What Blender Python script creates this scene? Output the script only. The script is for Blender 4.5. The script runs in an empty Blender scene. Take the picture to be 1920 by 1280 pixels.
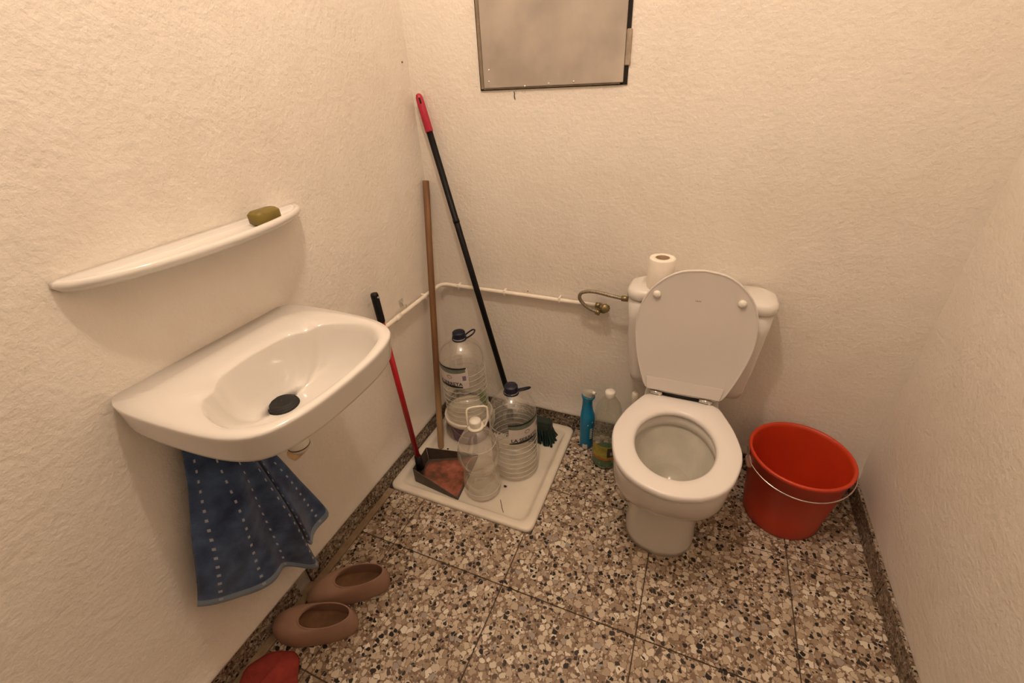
import bpy, bmesh, math, random
from math import sin, cos, pi, radians
from mathutils import Vector, Matrix, Quaternion

random.seed(7)
scene = bpy.context.scene
COL = scene.collection

# ------------------------------------------------------------------ camera
cam_data = bpy.data.cameras.new('camera')
cam = bpy.data.objects.new('camera', cam_data)
COL.objects.link(cam)
CR = Vector((0.92266227, 0.38250004, -0.04886767))
CU = Vector((-0.15904001, 0.49292115, 0.85541511))
CF = Vector((-0.35128423, 0.78148734, -0.51563256))
M = Matrix((CR, CU, -CF)).transposed().to_4x4()
M.translation = Vector((0.95623, -1.43543, 1.33501))
cam.matrix_world = M
cam_data.sensor_fit = 'HORIZONTAL'
cam_data.sensor_width = 36.0
cam_data.lens = 36.0 * 830.91 / 1920.0
cam_data.clip_start = 0.02
scene.camera = cam

# ------------------------------------------------------------------ world, lamp, exposure
world = bpy.data.worlds.new('world')
scene.world = world
world.use_nodes = True
world.node_tree.nodes['Background'].inputs[0].default_value = (1.0, 0.75, 0.5, 1)
world.node_tree.nodes['Background'].inputs[1].default_value = 0.02

LAMP_POS = (0.64, -0.92, 2.50)
ld = bpy.data.lights.new('ceiling_bulb_light', 'POINT')
ld.energy = 36.5
ld.color = (1.0, 0.785, 0.61)
ld.shadow_soft_size = 0.045
lo = bpy.data.objects.new('ceiling_bulb_light', ld)
lo.location = LAMP_POS
COL.objects.link(lo)

scene.view_settings.view_transform = 'Standard'
scene.view_settings.look = 'None'
scene.view_settings.gamma = 1.0
scene.view_settings.exposure = 0.0
scene.view_settings.use_curve_mapping = False
scene.cycles.max_bounces = 10
scene.cycles.diffuse_bounces = 6
scene.cycles.transparent_max_bounces = 40
scene.cycles.caustics_reflective = False
scene.cycles.caustics_refractive = False

# ------------------------------------------------------------------ mesh helpers
def mesh(name, verts, faces, smooth=False):
    me = bpy.data.meshes.new(name)
    me.from_pydata([tuple(v) for v in verts], [], faces)
    me.validate()
    bm = bmesh.new(); bm.from_mesh(me)
    bmesh.ops.recalc_face_normals(bm, faces=bm.faces)
    bm.to_mesh(me); bm.free()
    if smooth:
        me.polygons.foreach_set('use_smooth', [True] * len(me.polygons))
    return me

def obj(name, me, m=None, parent=None, loc=None):
    o = bpy.data.objects.new(name, me)
    if m is not None and me is not None and len(me.materials) == 0:
        me.materials.append(m)
    COL.objects.link(o)
    if parent is not None:
        o.parent = parent
    if loc is not None:
        o.location = loc
    return o

def mk(name, vf, m, parent=None, smooth=True, bevel=0, loc=None, autosm=None):
    o = obj(name, mesh(name, vf[0], vf[1], smooth), m, parent, loc)
    if bevel:
        b = o.modifiers.new('bevel', 'BEVEL'); b.width = bevel; b.segments = 2; b.limit_method = 'ANGLE'
        b.angle_limit = radians(40)
    if autosm:
        o.data.set_sharp_from_angle(angle=radians(autosm))
    return o

def tag(o, label, cat, group=None):
    o['label'] = label; o['category'] = cat
    if group: o['group'] = group
    return o

def thing(name, label, cat, loc=(0, 0, 0), rotz=0.0, group=None):
    o = bpy.data.objects.new(name, None)
    o.empty_display_size = 0.05
    o.location = loc; o.rotation_euler = (0, 0, rotz)
    COL.objects.link(o)
    return tag(o, label, cat, group)

def struct(o):
    o['kind'] = 'structure'
    return o

def join(*vfs):
    V, Fc = [], []
    for v, f in vfs:
        n = len(V); V += list(v); Fc += [tuple(i + n for i in q) for q in f]
    return V, Fc

def box(x0, x1, y0, y1, z0, z1):
    v = [(x0, y0, z0), (x1, y0, z0), (x1, y1, z0), (x0, y1, z0), (x0, y0, z1), (x1, y0, z1), (x1, y1, z1), (x0, y1, z1)]
    return v, [(0, 3, 2, 1), (4, 5, 6, 7), (0, 1, 5, 4), (1, 2, 6, 5), (2, 3, 7, 6), (3, 0, 4, 7)]

def loft(rings, cap0=False, cap1=False, torus=False):
    n = len(rings[0]); V = [p for r in rings for p in r]; Fc = []
    L = len(rings)
    for i in range(L if torus else L - 1):
        a = i * n; b = ((i + 1) % L) * n
        for j in range(n):
            k = (j + 1) % n
            Fc.append((a + j, a + k, b + k, b + j))
    if cap0: Fc.append(tuple(reversed(range(n))))
    if cap1: Fc.append(tuple(range((L - 1) * n, L * n)))
    return V, Fc

def lathe(prof, n=40, cap0=False, cap1=False, c=(0, 0, 0)):
    rings = [[(c[0] + r * cos(2 * pi * j / n), c[1] + r * sin(2 * pi * j / n), c[2] + z) for j in range(n)] for r, z in prof]
    return loft(rings, cap0, cap1)

def catmull(pts, sub=6, closed=False):
    P = [Vector(p) for p in pts]; out = []; n = len(P)
    rng = range(n if closed else n - 1)
    for i in rng:
        if closed:
            a, b, c, d = P[(i - 1) % n], P[i], P[(i + 1) % n], P[(i + 2) % n]
        else:
            a, b, c, d = P[max(i - 1, 0)], P[i], P[i + 1], P[min(i + 2, n - 1)]
        for k in range(sub):
            t = k / sub
            out.append(0.5 * ((2 * b) + (c - a) * t + (2 * a - 5 * b + 4 * c - d) * t * t + (3 * b - a - 3 * c + d) * t ** 3))
    if not closed: out.append(P[-1])
    return out

def tube(path, r, n=12, cap=True, closed=False):
    P = [Vector(p) for p in path]; L = len(P)
    rad = r if isinstance(r, (list, tuple)) else [r] * L
    rings = []; up = None
    for i in range(L):
        if closed: t = (P[(i + 1) % L] - P[(i - 1) % L])
        else: t = P[min(i + 1, L - 1)] - P[max(i - 1, 0)]
        t.normalize()
        if up is None:
            up = Vector((0, 0, 1)) if abs(t.z) < .9 else Vector((1, 0, 0))
        s = t.cross(up); s.normalize(); up = s.cross(t); up.normalize()
        rings.append([tuple(P[i] + (s * cos(2 * pi * j / n) + up * sin(2 * pi * j / n)) * rad[i]) for j in range(n)])
    if closed: return loft(rings, torus=True)
    return loft(rings, cap, cap)

def patch(r, th0, th1, z0, z1, n=16, zf=None):
    """a piece of print bent round a cylinder of radius r; zf(u) -> (z0, z1) shapes its edges"""
    V, Fc = [], []
    for i in range(n + 1):
        u = i / n; th = th0 + (th1 - th0) * u
        a, b = (z0, z1) if zf is None else zf(u)
        V += [(r * cos(th), r * sin(th), a), (r * cos(th), r * sin(th), b)]
    for i in range(n):
        Fc.append((2 * i, 2 * i + 2, 2 * i + 3, 2 * i + 1))
    return V, Fc

def text_mesh(txt, size):
    cu = bpy.data.curves.new('text', 'FONT'); cu.body = txt; cu.size = size; cu.align_x = 'CENTER'; cu.resolution_u = 3
    cu.offset = size * 0.02
    o = bpy.data.objects.new('text', cu); COL.objects.link(o)
    dg = bpy.context.evaluated_depsgraph_get(); dg.update()
    me = o.evaluated_get(dg).to_mesh()
    V = [tuple(v.co) for v in me.vertices]; Fc = [tuple(p.vertices) for p in me.polygons]
    o.evaluated_get(dg).to_mesh_clear()
    bpy.data.objects.remove(o); bpy.data.curves.remove(cu)
    return V, Fc

def bend(vf, r, th, z):
    return [(r * cos(th + x / r), r * sin(th + x / r), z + y) for x, y, _ in vf[0]], vf[1]

def aim(o, a, b):
    """stand an object built along +z from a towards b"""
    d = (Vector(b) - Vector(a)).normalized()
    o.rotation_mode = 'QUATERNION'
    o.rotation_quaternion = Vector((0, 0, 1)).rotation_difference(d)
    o.location = a
    return (Vector(b) - Vector(a)).length

# ------------------------------------------------------------------ materials
def new_mat(name):
    m = bpy.data.materials.new(name); m.use_nodes = True
    nt = m.node_tree
    return m, nt, nt.nodes['Principled BSDF'], nt.nodes['Material Output']

def nd(nt, t, **kw):
    n = nt.nodes.new(t)
    for k, v in kw.items(): setattr(n, k, v)
    return n

def ramp(nt, stops, interp='LINEAR'):
    r = nd(nt, 'ShaderNodeValToRGB'); cr = r.color_ramp; cr.interpolation = interp
    cr.elements[0].position = stops[0][0]; cr.elements[0].color = (*stops[0][1], 1)
    cr.elements[1].position = stops[1][0]; cr.elements[1].color = (*stops[1][1], 1)
    for p, c in stops[2:]:
        e = cr.elements.new(p); e.color = (*c, 1)
    return r

def mat(name, col, rough=0.5, var=0.06, scale=8.0, bump=0.0, bscale=200.0, metal=0.0, coat=0.0, stretch=None, spec=0.5):
    """procedural base: colour mottled by noise, optional fine bump"""
    m, nt, b, out = new_mat(name)
    tc = nd(nt, 'ShaderNodeTexCoord')
    mp = nd(nt, 'ShaderNodeMapping')
    if stretch: mp.inputs['Scale'].default_value = stretch
    nt.links.new(tc.outputs['Object'], mp.inputs[0])
    nz = nd(nt, 'ShaderNodeTexNoise'); nz.inputs['Scale'].default_value = scale; nz.inputs['Detail'].default_value = 4
    nt.links.new(mp.outputs[0], nz.inputs['Vector'])
    lo_ = tuple(max(0, c * (1 - var)) for c in col); hi = tuple(min(1, c * (1 + var)) for c in col)
    r = ramp(nt, [(0.3, lo_), (0.7, hi)])
    nt.links.new(nz.outputs['Fac'], r.inputs[0])
    nt.links.new(r.outputs[0], b.inputs['Base Color'])
    b.inputs['Roughness'].default_value = rough; b.inputs['Metallic'].default_value = metal
    b.inputs['Coat Weight'].default_value = coat; b.inputs['Specular IOR Level'].default_value = spec
    if bump:
        n2 = nd(nt, 'ShaderNodeTexNoise'); n2.inputs['Scale'].default_value = bscale; n2.inputs['Detail'].default_value = 3
        nt.links.new(mp.outputs[0], n2.inputs['Vector'])
        bp = nd(nt, 'ShaderNodeBump'); bp.inputs['Strength'].default_value = bump; bp.inputs['Distance'].default_value = 0.002
        nt.links.new(n2.outputs['Fac'], bp.inputs['Height']); nt.links.new(bp.outputs[0], b.inputs['Normal'])
    return m

def plaster_mat():
    m, nt, b, out = new_mat('painted_rough_plaster')
    g = nd(nt, 'ShaderNodeNewGeometry')
    n1 = nd(nt, 'ShaderNodeTexNoise'); n1.inputs['Scale'].default_value = 2.2; n1.inputs['Detail'].default_value = 5
    n2 = nd(nt, 'ShaderNodeTexNoise'); n2.inputs['Scale'].default_value = 70; n2.inputs['Detail'].default_value = 5; n2.inputs['Roughness'].default_value = .6
    n3 = nd(nt, 'ShaderNodeTexNoise'); n3.inputs['Scale'].default_value = 14; n3.inputs['Detail'].default_value = 6
    for n in (n1, n2, n3): nt.links.new(g.outputs['Position'], n.inputs['Vector'])
    r = ramp(nt, [(0.25, (.70, .645, .575)), (0.6, (.77, .725, .665)), (0.85, (.79, .75, .70))])
    ma = nd(nt, 'ShaderNodeMath', operation='MULTIPLY_ADD'); ma.inputs[1].default_value = 0.35
    nt.links.new(n3.outputs['Fac'], ma.inputs[0])
    mb = nd(nt, 'ShaderNodeMath', operation='MULTIPLY'); mb.inputs[1].default_value = .7
    nt.links.new(n1.outputs['Fac'], mb.inputs[0]); nt.links.new(mb.outputs[0], ma.inputs[2])
    nt.links.new(ma.outputs[0], r.inputs[0]); nt.links.new(r.outputs[0], b.inputs['Base Color'])
    b.inputs['Roughness'].default_value = 0.75; b.inputs['Specular IOR Level'].default_value = .25
    add = nd(nt, 'ShaderNodeMath', operation='MULTIPLY_ADD'); add.inputs[1].default_value = .8
    nt.links.new(n3.outputs['Fac'], add.inputs[0]); nt.links.new(n2.outputs['Fac'], add.inputs[2])
    bp = nd(nt, 'ShaderNodeBump'); bp.inputs['Strength'].default_value = .7; bp.inputs['Distance'].default_value = .004
    nt.links.new(add.outputs[0], bp.inputs['Height']); nt.links.new(bp.outputs[0], b.inputs['Normal'])
    return m

def terrazzo_mat(name, scale, dark=1.0, matrix=(.21, .145, .10)):
    m, nt, b, out = new_mat(name)
    g = nd(nt, 'ShaderNodeNewGeometry')
    wn = nd(nt, 'ShaderNodeTexNoise'); wn.inputs['Scale'].default_value = scale * 1.1; wn.inputs['Detail'].default_value = 2
    nt.links.new(g.outputs['Position'], wn.inputs['Vector'])
    sub = nd(nt, 'ShaderNodeVectorMath', operation='SUBTRACT'); sub.inputs[1].default_value = (.5, .5, .5)
    nt.links.new(wn.outputs['Color'], sub.inputs[0])
    sc = nd(nt, 'ShaderNodeVectorMath', operation='SCALE'); sc.inputs['Scale'].default_value = .8 / scale
    nt.links.new(sub.outputs[0], sc.inputs[0])
    ad = nd(nt, 'ShaderNodeVectorMath', operation='ADD')
    nt.links.new(g.outputs['Position'], ad.inputs[0]); nt.links.new(sc.outputs[0], ad.inputs[1])
    light = [(0.0, (.31, .235, .17)), (.14, (.39, .305, .225)), (.32, (.46, .375, .285)), (.52, (.54, .46, .36)), (.72, (.62, .55, .445)), (.88, (.70, .64, .54)), (.95, (.33, .29, .26))]
    fine = [(0.0, (.11, .075, .055)), (.22, (.30, .225, .165)), (.5, (.44, .36, .27)), (.75, (.55, .47, .37))]
    black = [(0.0, (.014, .012, .012)), (.55, (.035, .028, .025)), (.85, (.10, .072, .055))]
    prev = None
    for k, (s_, stops, rmin, rmax, th, pwr) in enumerate(((scale * 2.2, fine, .1, .7, .05, .5), (scale, light, .06, .74, .045, .42), (scale * 1.3, black, -.58, .60, .05, .8))):
        v = nd(nt, 'ShaderNodeTexVoronoi', feature='F1'); v.inputs['Scale'].default_value = s_
        e = nd(nt, 'ShaderNodeTexVoronoi', feature='DISTANCE_TO_EDGE'); e.inputs['Scale'].default_value = s_
        off = nd(nt, 'ShaderNodeVectorMath', operation='ADD'); off.inputs[1].default_value = (0, 0, 3.3 * k)
        nt.links.new(ad.outputs[0], off.inputs[0])
        nt.links.new(off.outputs[0], v.inputs['Vector']); nt.links.new(off.outputs[0], e.inputs['Vector'])
        sp = nd(nt, 'ShaderNodeSeparateColor'); nt.links.new(v.outputs['Color'], sp.inputs[0])
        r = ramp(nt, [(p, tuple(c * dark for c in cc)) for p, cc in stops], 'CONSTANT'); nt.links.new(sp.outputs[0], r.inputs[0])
        # each pebble has its own radius; some are too small to show at all
        mr = nd(nt, 'ShaderNodeMapRange'); mr.inputs['To Min'].default_value = rmin; mr.inputs['To Max'].default_value = rmax
        pw = nd(nt, 'ShaderNodeMath', operation='POWER'); pw.inputs[1].default_value = pwr
        nt.links.new(sp.outputs[1], pw.inputs[0]); nt.links.new(pw.outputs[0], mr.inputs['Value'])
        lt = nd(nt, 'ShaderNodeMath', operation='LESS_THAN')
        nt.links.new(v.outputs['Distance'], lt.inputs[0]); nt.links.new(mr.outputs[0], lt.inputs[1])
        gt = nd(nt, 'ShaderNodeMath', operation='GREATER_THAN'); gt.inputs[1].default_value = th
        nt.links.new(e.outputs['Distance'], gt.inputs[0])
        an = nd(nt, 'ShaderNodeMath', operation='MULTIPLY')
        nt.links.new(lt.outputs[0], an.inputs[0]); nt.links.new(gt.outputs[0], an.inputs[1])
        mx = nd(nt, 'ShaderNodeMix', data_type='RGBA')
        nt.links.new(an.outputs[0], mx.inputs[0])
        if prev is None:
            mx.inputs[6].default_value = (*[c * dark for c in matrix], 1)
        else:
            nt.links.new(prev, mx.inputs[6])
        nt.links.new(r.outputs[0], mx.inputs[7]); prev = mx.outputs[2]
    nt.links.new(prev, b.inputs['Base Color'])
    b.inputs['Roughness'].default_value = .42; b.inputs['Specular IOR Level'].default_value = .3
    return m

def clear_mat(name, tint=(.97, .96, .93), haze=.05, gloss=.55, rough=.06, hazecol=(.8, .78, .72), base=.06, wav=.15):
    """thin clear plastic wall: mostly see-through, shiny at grazing angles, a little milky"""
    m, nt, b, out = new_mat(name)
    nt.nodes.remove(b)
    tr = nd(nt, 'ShaderNodeBsdfTransparent'); tr.inputs[0].default_value = (*tint, 1)
    gl = nd(nt, 'ShaderNodeBsdfGlossy'); gl.inputs['Roughness'].default_value = rough; gl.inputs[0].default_value = (1, 1, 1, 1)
    df = nd(nt, 'ShaderNodeBsdfDiffuse'); df.inputs[0].default_value = (*hazecol, 1)
    lw = nd(nt, 'ShaderNodeLayerWeight'); lw.inputs['Blend'].default_value = .35
    pw = nd(nt, 'ShaderNodeMath', operation='POWER'); pw.inputs[1].default_value = 2.5
    nt.links.new(lw.outputs['Facing'], pw.inputs[0])
    ma = nd(nt, 'ShaderNodeMath', operation='MULTIPLY_ADD'); ma.inputs[1].default_value = gloss; ma.inputs[2].default_value = base
    nt.links.new(pw.outputs[0], ma.inputs[0])
    tc = nd(nt, 'ShaderNodeTexCoord'); nz = nd(nt, 'ShaderNodeTexNoise'); nz.inputs['Scale'].default_value = 18
    nt.links.new(tc.outputs['Object'], nz.inputs['Vector'])
    bp = nd(nt, 'ShaderNodeBump'); bp.inputs['Strength'].default_value = wav; bp.inputs['Distance'].default_value = .006
    nt.links.new(nz.outputs['Fac'], bp.inputs['Height']); nt.links.new(bp.outputs[0], gl.inputs['Normal'])
    m1 = nd(nt, 'ShaderNodeMixShader'); m1.inputs[0].default_value = haze
    nt.links.new(tr.outputs[0], m1.inputs[1]); nt.links.new(df.outputs[0], m1.inputs[2])
    m2 = nd(nt, 'ShaderNodeMixShader')
    nt.links.new(ma.outputs[0], m2.inputs[0]); nt.links.new(m1.outputs[0], m2.inputs[1]); nt.links.new(gl.outputs[0], m2.inputs[2])
    nt.links.new(m2.outputs[0], out.inputs[0])
    return m

def wood_mat():
    m, nt, b, out = new_mat('worn_brown_wood')
    tc = nd(nt, 'ShaderNodeTexCoord'); mp = nd(nt, 'ShaderNodeMapping'); mp.inputs['Scale'].default_value = (60, 60, 4)
    nt.links.new(tc.outputs['Object'], mp.inputs[0])
    nz = nd(nt, 'ShaderNodeTexNoise'); nz.inputs['Scale'].default_value = 1.5; nz.inputs['Detail'].default_value = 5
    nt.links.new(mp.outputs[0], nz.inputs['Vector'])
    r = ramp(nt, [(0.3, (.12, .052, .018)), (.6, (.20, .098, .038)), (.85, (.28, .15, .065))])
    nt.links.new(nz.outputs['Fac'], r.inputs[0])
    # lower third is worn paler
    sp = nd(nt, 'ShaderNodeSeparateXYZ'); nt.links.new(tc.outputs['Object'], sp.inputs[0])
    mr = nd(nt, 'ShaderNodeMapRange'); mr.inputs['From Min'].default_value = .12; mr.inputs['From Max'].default_value = .34
    mr.inputs['To Min'].default_value = 1; mr.inputs['To Max'].default_value = 0
    nt.links.new(sp.outputs[2], mr.inputs['Value'])
    mx = nd(nt, 'ShaderNodeMix', data_type='RGBA'); mx.inputs[7].default_value = (.46, .30, .16, 1)
    nt.links.new(mr.outputs[0], mx.inputs[0]); nt.links.new(r.outputs[0], mx.inputs[6])
    nt.links.new(mx.outputs[2], b.inputs['Base Color']); b.inputs['Roughness'].default_value = .6
    return m

def towel_mat():
    m, nt, b, out = new_mat('blue_terry_with_white_dots')
    uv = nd(nt, 'ShaderNodeUVMap'); sp = nd(nt, 'ShaderNodeSeparateXYZ'); nt.links.new(uv.outputs[0], sp.inputs[0])
    def mth(op, a, v=None, c=None):
        n = nd(nt, 'ShaderNodeMath', operation=op); nt.links.new(a, n.inputs[0])
        if v is not None:
            if hasattr(v, 'links'): nt.links.new(v, n.inputs[1])
            else: n.inputs[1].default_value = v
        return n.outputs[0]
    fu = mth('FRACT', mth('MULTIPLY', sp.outputs[0], 8.0))
    du = mth('ABSOLUTE', mth('SUBTRACT', fu, .5))
    fv = mth('FRACT', mth('MULTIPLY', sp.outputs[1], 17.0))
    dv = mth('ABSOLUTE', mth('SUBTRACT', fv, .5))
    dots = mth('MULTIPLY', mth('LESS_THAN', du, .045), mth('LESS_THAN', dv, .15))
    hem = mth('LESS_THAN', sp.outputs[1], .045)
    tc = nd(nt, 'ShaderNodeTexCoord'); nz = nd(nt, 'ShaderNodeTexNoise'); nz.inputs['Scale'].default_value = 24; nz.inputs['Detail'].default_value = 5
    nt.links.new(tc.outputs['Object'], nz.inputs['Vector'])
    r = ramp(nt, [(.3, (.022, .038, .10)), (.7, (.07, .12, .24))]); nt.links.new(nz.outputs['Fac'], r.inputs[0])
    mh = nd(nt, 'ShaderNodeMix', data_type='RGBA'); nt.links.new(hem, mh.inputs[0]); nt.links.new(r.outputs[0], mh.inputs[6]); mh.inputs[7].default_value = (.20, .27, .38, 1)
    mx = nd(nt, 'ShaderNodeMix', data_type='RGBA'); nt.links.new(dots, mx.inputs[0]); nt.links.new(mh.outputs[2], mx.inputs[6]); mx.inputs[7].default_value = (.40, .40, .50, 1)
    nt.links.new(mx.outputs[2], b.inputs['Base Color']); b.inputs['Roughness'].default_value = .95; b.inputs['Specular IOR Level'].default_value = .1
    b.inputs['Sheen Weight'].default_value = .3
    n2 = nd(nt, 'ShaderNodeTexNoise'); n2.inputs['Scale'].default_value = 500; nt.links.new(tc.outputs['Object'], n2.inputs['Vector'])
    bp = nd(nt, 'ShaderNodeBump'); bp.inputs['Strength'].default_value = .6; bp.inputs['Distance'].default_value = .003
    nt.links.new(n2.outputs['Fac'], bp.inputs['Height']); nt.links.new(bp.outputs[0], b.inputs['Normal'])
    return m

PLASTER = plaster_mat()
TERRAZZO = terrazzo_mat('terrazzo', 58)
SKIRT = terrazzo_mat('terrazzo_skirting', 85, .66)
CEMENT = mat('brown_cement_strip', (.30, .215, .14), .8, .18, 40, bump=.2, bscale=150)
GROUT = mat('dark_grout', (.10, .07, .05), .9)
CEIL = mat('ceiling_paint', (.78, .75, .70), .8)
CERAMIC = mat('white_glazed_ceramic', (.70, .675, .64), .12, .02, 3, coat=.3)
SEATP = mat('white_seat_plastic', (.74, .71, .69), .28, .015, 3)
LIDP = mat('white_lid_plastic', (.66, .62, .59), .38, .02, 3)
BOWLIN = mat('greyish_bowl_ceramic', (.54, .52, .46), .2, .10, 14)  # inner bowl: greyer and more mottled than the outer ceramic
TRAYM = mat('grubby_white_tray_enamel', (.76, .70, .60), .3, .07, 11, bump=.06, bscale=90)
PIPEP = mat('cream_painted_pipe', (.80, .745, .65), .5, .05, 30)
CHROME = mat('chrome', (.72, .70, .66), .18, .05, 20, metal=1.0)
BRASS = mat('tarnished_brass', (.30, .24, .12), .4, .25, 60, metal=.8)
BRAID = mat('braided_steel_hose', (.30, .25, .19), .45, .35, 220, metal=.6, bump=.5, bscale=400)
REDP = mat('red_painted_metal', (.36, .006, .014), .35, .08, 10)
REDCAP = mat('red_plastic_cap', (.40, .012, .04), .4, .08, 20)
BLACKP = mat('black_plastic', (.004, .004, .005), .5, .2, 30, spec=.3)
POLEB = mat('black_enamelled_pole', (.004, .0035, .004), .5, .2, 20, spec=.22)
WOOD = wood_mat()
NAVY = mat('navy_cap_plastic', (.006, .008, .026), .4, .15, 40)
CLEAR = clear_mat('clear_water_jug_plastic', (.975, .968, .945), .075, .55, .10, base=.11)
CLEAR2 = clear_mat('clear_thin_bottle_plastic', (.96, .95, .92), .12, .65, .12, base=.15, wav=.6)
RIBGLINT = clear_mat('milky_rib_highlight', (.98, .97, .95), .5, .2, .2, (.9, .88, .84), base=.05)  # milky white that paints in the light caught along the bottle ribs
WHITEP = mat('white_plastic', (.80, .77, .70), .4, .04, 20)
CREAMP = mat('cream_plastic', (.80, .75, .64), .45, .05, 20)
LABELW = mat('white_label_paper', (.70, .64, .62), .5, .05, 40)
LABELG = mat('grey_green_label_print', (.16, .19, .16), .5, .2, 60)
LABELD = mat('dark_green_label_print', (.012, .022, .02), .5, .15, 60)
LABELP = mat('purple_label_print', (.22, .16, .24), .5, .1, 60)
GREYPR = mat('grey_label_print', (.30, .25, .23), .5, .1, 60)
PURPLE = mat('purple_tub_plastic', (.13, .028, .13), .4, .15, 18)
DUSTP = mat('grey_brown_dustpan_plastic', (.085, .066, .052), .55, .25, 30)
def dirt_mat():
    m, nt, b, out = new_mat('rusty_dust_on_pan')
    tc = nd(nt, 'ShaderNodeTexCoord'); nz = nd(nt, 'ShaderNodeTexNoise'); nz.inputs['Scale'].default_value = 17; nz.inputs['Detail'].default_value = 7
    nz.inputs['Roughness'].default_value = .65
    nt.links.new(tc.outputs['Object'], nz.inputs['Vector'])
    r = ramp(nt, [(.32, (.08, .040, .024)), (.45, (.17, .065, .036)), (.56, (.33, .10, .06)), (.66, (.42, .15, .10)), (.78, (.36, .24, .15))])
    nt.links.new(nz.outputs['Fac'], r.inputs[0]); nt.links.new(r.outputs[0], b.inputs['Base Color']); b.inputs['Roughness'].default_value = .8
    return m
DIRT = dirt_mat()
BRISTLE = mat('dark_green_bristles', (.005, .028, .020), .6, .5, 80)
BRISTLEL = mat('dark_brush_block', (.010, .020, .016), .6, .2, 30)
GREENC = mat('green_scourer', (.20, .33, .06), .9, .2, 120, bump=.6, bscale=500)
BLUE = mat('blue_cleaner_bottle', (.003, .20, .42), .35, .1, 14)
TEALCAP = mat('grey_spray_cap', (.42, .42, .36), .4, .15, 40)
YELLOW = mat('yellow_label', (.34, .30, .05), .5, .25, 50)
ORANGE = mat('orange_label_strip', (.42, .14, .03), .5, .25, 60)
DARKPIC = mat('dark_label_picture', (.03, .028, .022), .5, .5, 90)
GREENLIQ = clear_mat('green_liquid', (.02, .30, .09), .8, .3, .05, (.003, .15, .04))
PETB = clear_mat('clear_pet_bottle', (.90, .91, .86), .07, .55, .08)
PAPER = mat('toilet_tissue', (.84, .78, .70), .95, .03, 60, bump=.2, bscale=300, spec=.1)
CARD = mat('cardboard_core', (.30, .21, .13), .9, .1, 40)
BUCKET = mat('red_bucket_plastic', (.55, .045, .012), .4, .08, 6)
PINK = mat('pale_pink_plastic', (.70, .42, .34), .45, .06, 20)
CLOG = mat('brown_moulded_clog', (.36, .22, .165), .6, .12, 12, bump=.1, bscale=160)
CLOGIN = mat('worn_clog_insole', (.24, .13, .07), .8, .3, 20)
RAG = mat('red_rag_cloth', (.30, .05, .04), .95, .2, 30, bump=.5, bscale=300, spec=.1)
SOAP = mat('olive_soap', (.17, .125, .018), .5, .15, 30)
PANELM = mat('weathered_grey_panel', (.38, .335, .29), .5, .22, 7, bump=.15, bscale=40)
PANELF = mat('dark_panel_frame', (.22, .17, .12), .6, .2, 30)
GAP = mat('black_gap', (.012, .009, .007), .9)
DRAINM = mat('black_drain_rubber', (.009, .008, .007), .65, .4, 120)
STAIN = mat('rust_stain', (.52, .36, .19), .8, .3, 25)
TWIG = mat('dry_twig', (.16, .08, .035), .8, .3, 60)
CRUMB = mat('dark_crumb', (.03, .015, .01), .8, .3, 60)
HOOKM = clear_mat('milky_hook_plastic', (.85, .83, .78), .4, .4, .15)
TOWEL = towel_mat()

# ------------------------------------------------------------------ setting
RX, RY, RZ = 1.60, -2.40, 2.80          # room: x 0..RX, y RY..0, z 0..RZ
TW, TD = 0.592, 0.560                    # shower tray footprint in the corner
GAPW = 0.0016

# floor bed (grout) leaving the tray's pit free, and the terrazzo tiles on it
bed = [(TW, 0), (RX, 0), (RX, RY), (0, RY), (0, -TD), (TW, -TD)]
bv = [(x, y, -.004) for x, y in bed] + [(x, y, -.05) for x, y in bed]
floor = struct(mk('floor', (bv, [tuple(range(6)), tuple(range(11, 5, -1))] + [(i, (i + 1) % 6, 6 + (i + 1) % 6, 6 + i) for i in range(6)]), GROUT, smooth=False))
xs = [.036, .17, .57, .97, 1.37, RX]
ys = [0, -.355, -.755, -1.155, -1.555, -1.955, -2.355, RY]
def prism(poly, z0, z1):
    n = len(poly)
    v = [(x, y, z1) for x, y in poly] + [(x, y, z0) for x, y in poly]
    return v, [tuple(range(n)), tuple(range(2 * n - 1, n - 1, -1))] + [(i, (i + 1) % n, n + (i + 1) % n, n + i) for i in range(n)]
shared_tile = None
for i in range(len(xs) - 1):
    for j in range(len(ys) - 1):
        x0, x1, y1, y0 = xs[i] + GAPW, xs[i + 1] - GAPW, ys[j] - GAPW, ys[j + 1] + GAPW
        inx, iny = x0 < TW, y1 > -TD
        if inx and iny:
            fx, fy = x1 > TW, y0 < -TD
            if not fx and not fy: continue
            a, b = TW + .001, -TD - .001
            if fx and fy: poly = [(x0, y0), (x1, y0), (x1, y1), (a, y1), (a, b), (x0, b)]
            elif fx: poly = [(a, y0), (x1, y0), (x1, y1), (a, y1)]
            else: poly = [(x0, y0), (x1, y0), (x1, b), (x0, b)]
            full = False
        else:
            poly = [(x0, y0), (x1, y0), (x1, y1), (x0, y1)]
            full = abs(x1 - x0 - .4 + 2 * GAPW) < 1e-4 and abs(y1 - y0 - .4 + 2 * GAPW) < 1e-4
        cx, cy = (x0 + x1) / 2, (y0 + y1) / 2
        if full and shared_tile is not None:
            o = obj('tile', shared_tile, None, floor, (cx, cy, 0))
        else:
            o = mk('tile', prism([(x - cx, y - cy) for x, y in poly], -.004, 0), TERRAZZO, floor, smooth=False, loc=(cx, cy, 0))
            if full: shared_tile = o.data
        bb = o.modifiers.new('bevel', 'BEVEL'); bb.width = .0008; bb.segments = 1
        o.location.z = random.uniform(-.0004, .0002)

mk('cement_strip', box(.0, .0355, RY, -TD - .002, -.0035, .0002), CEMENT, floor, smooth=False)
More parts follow.
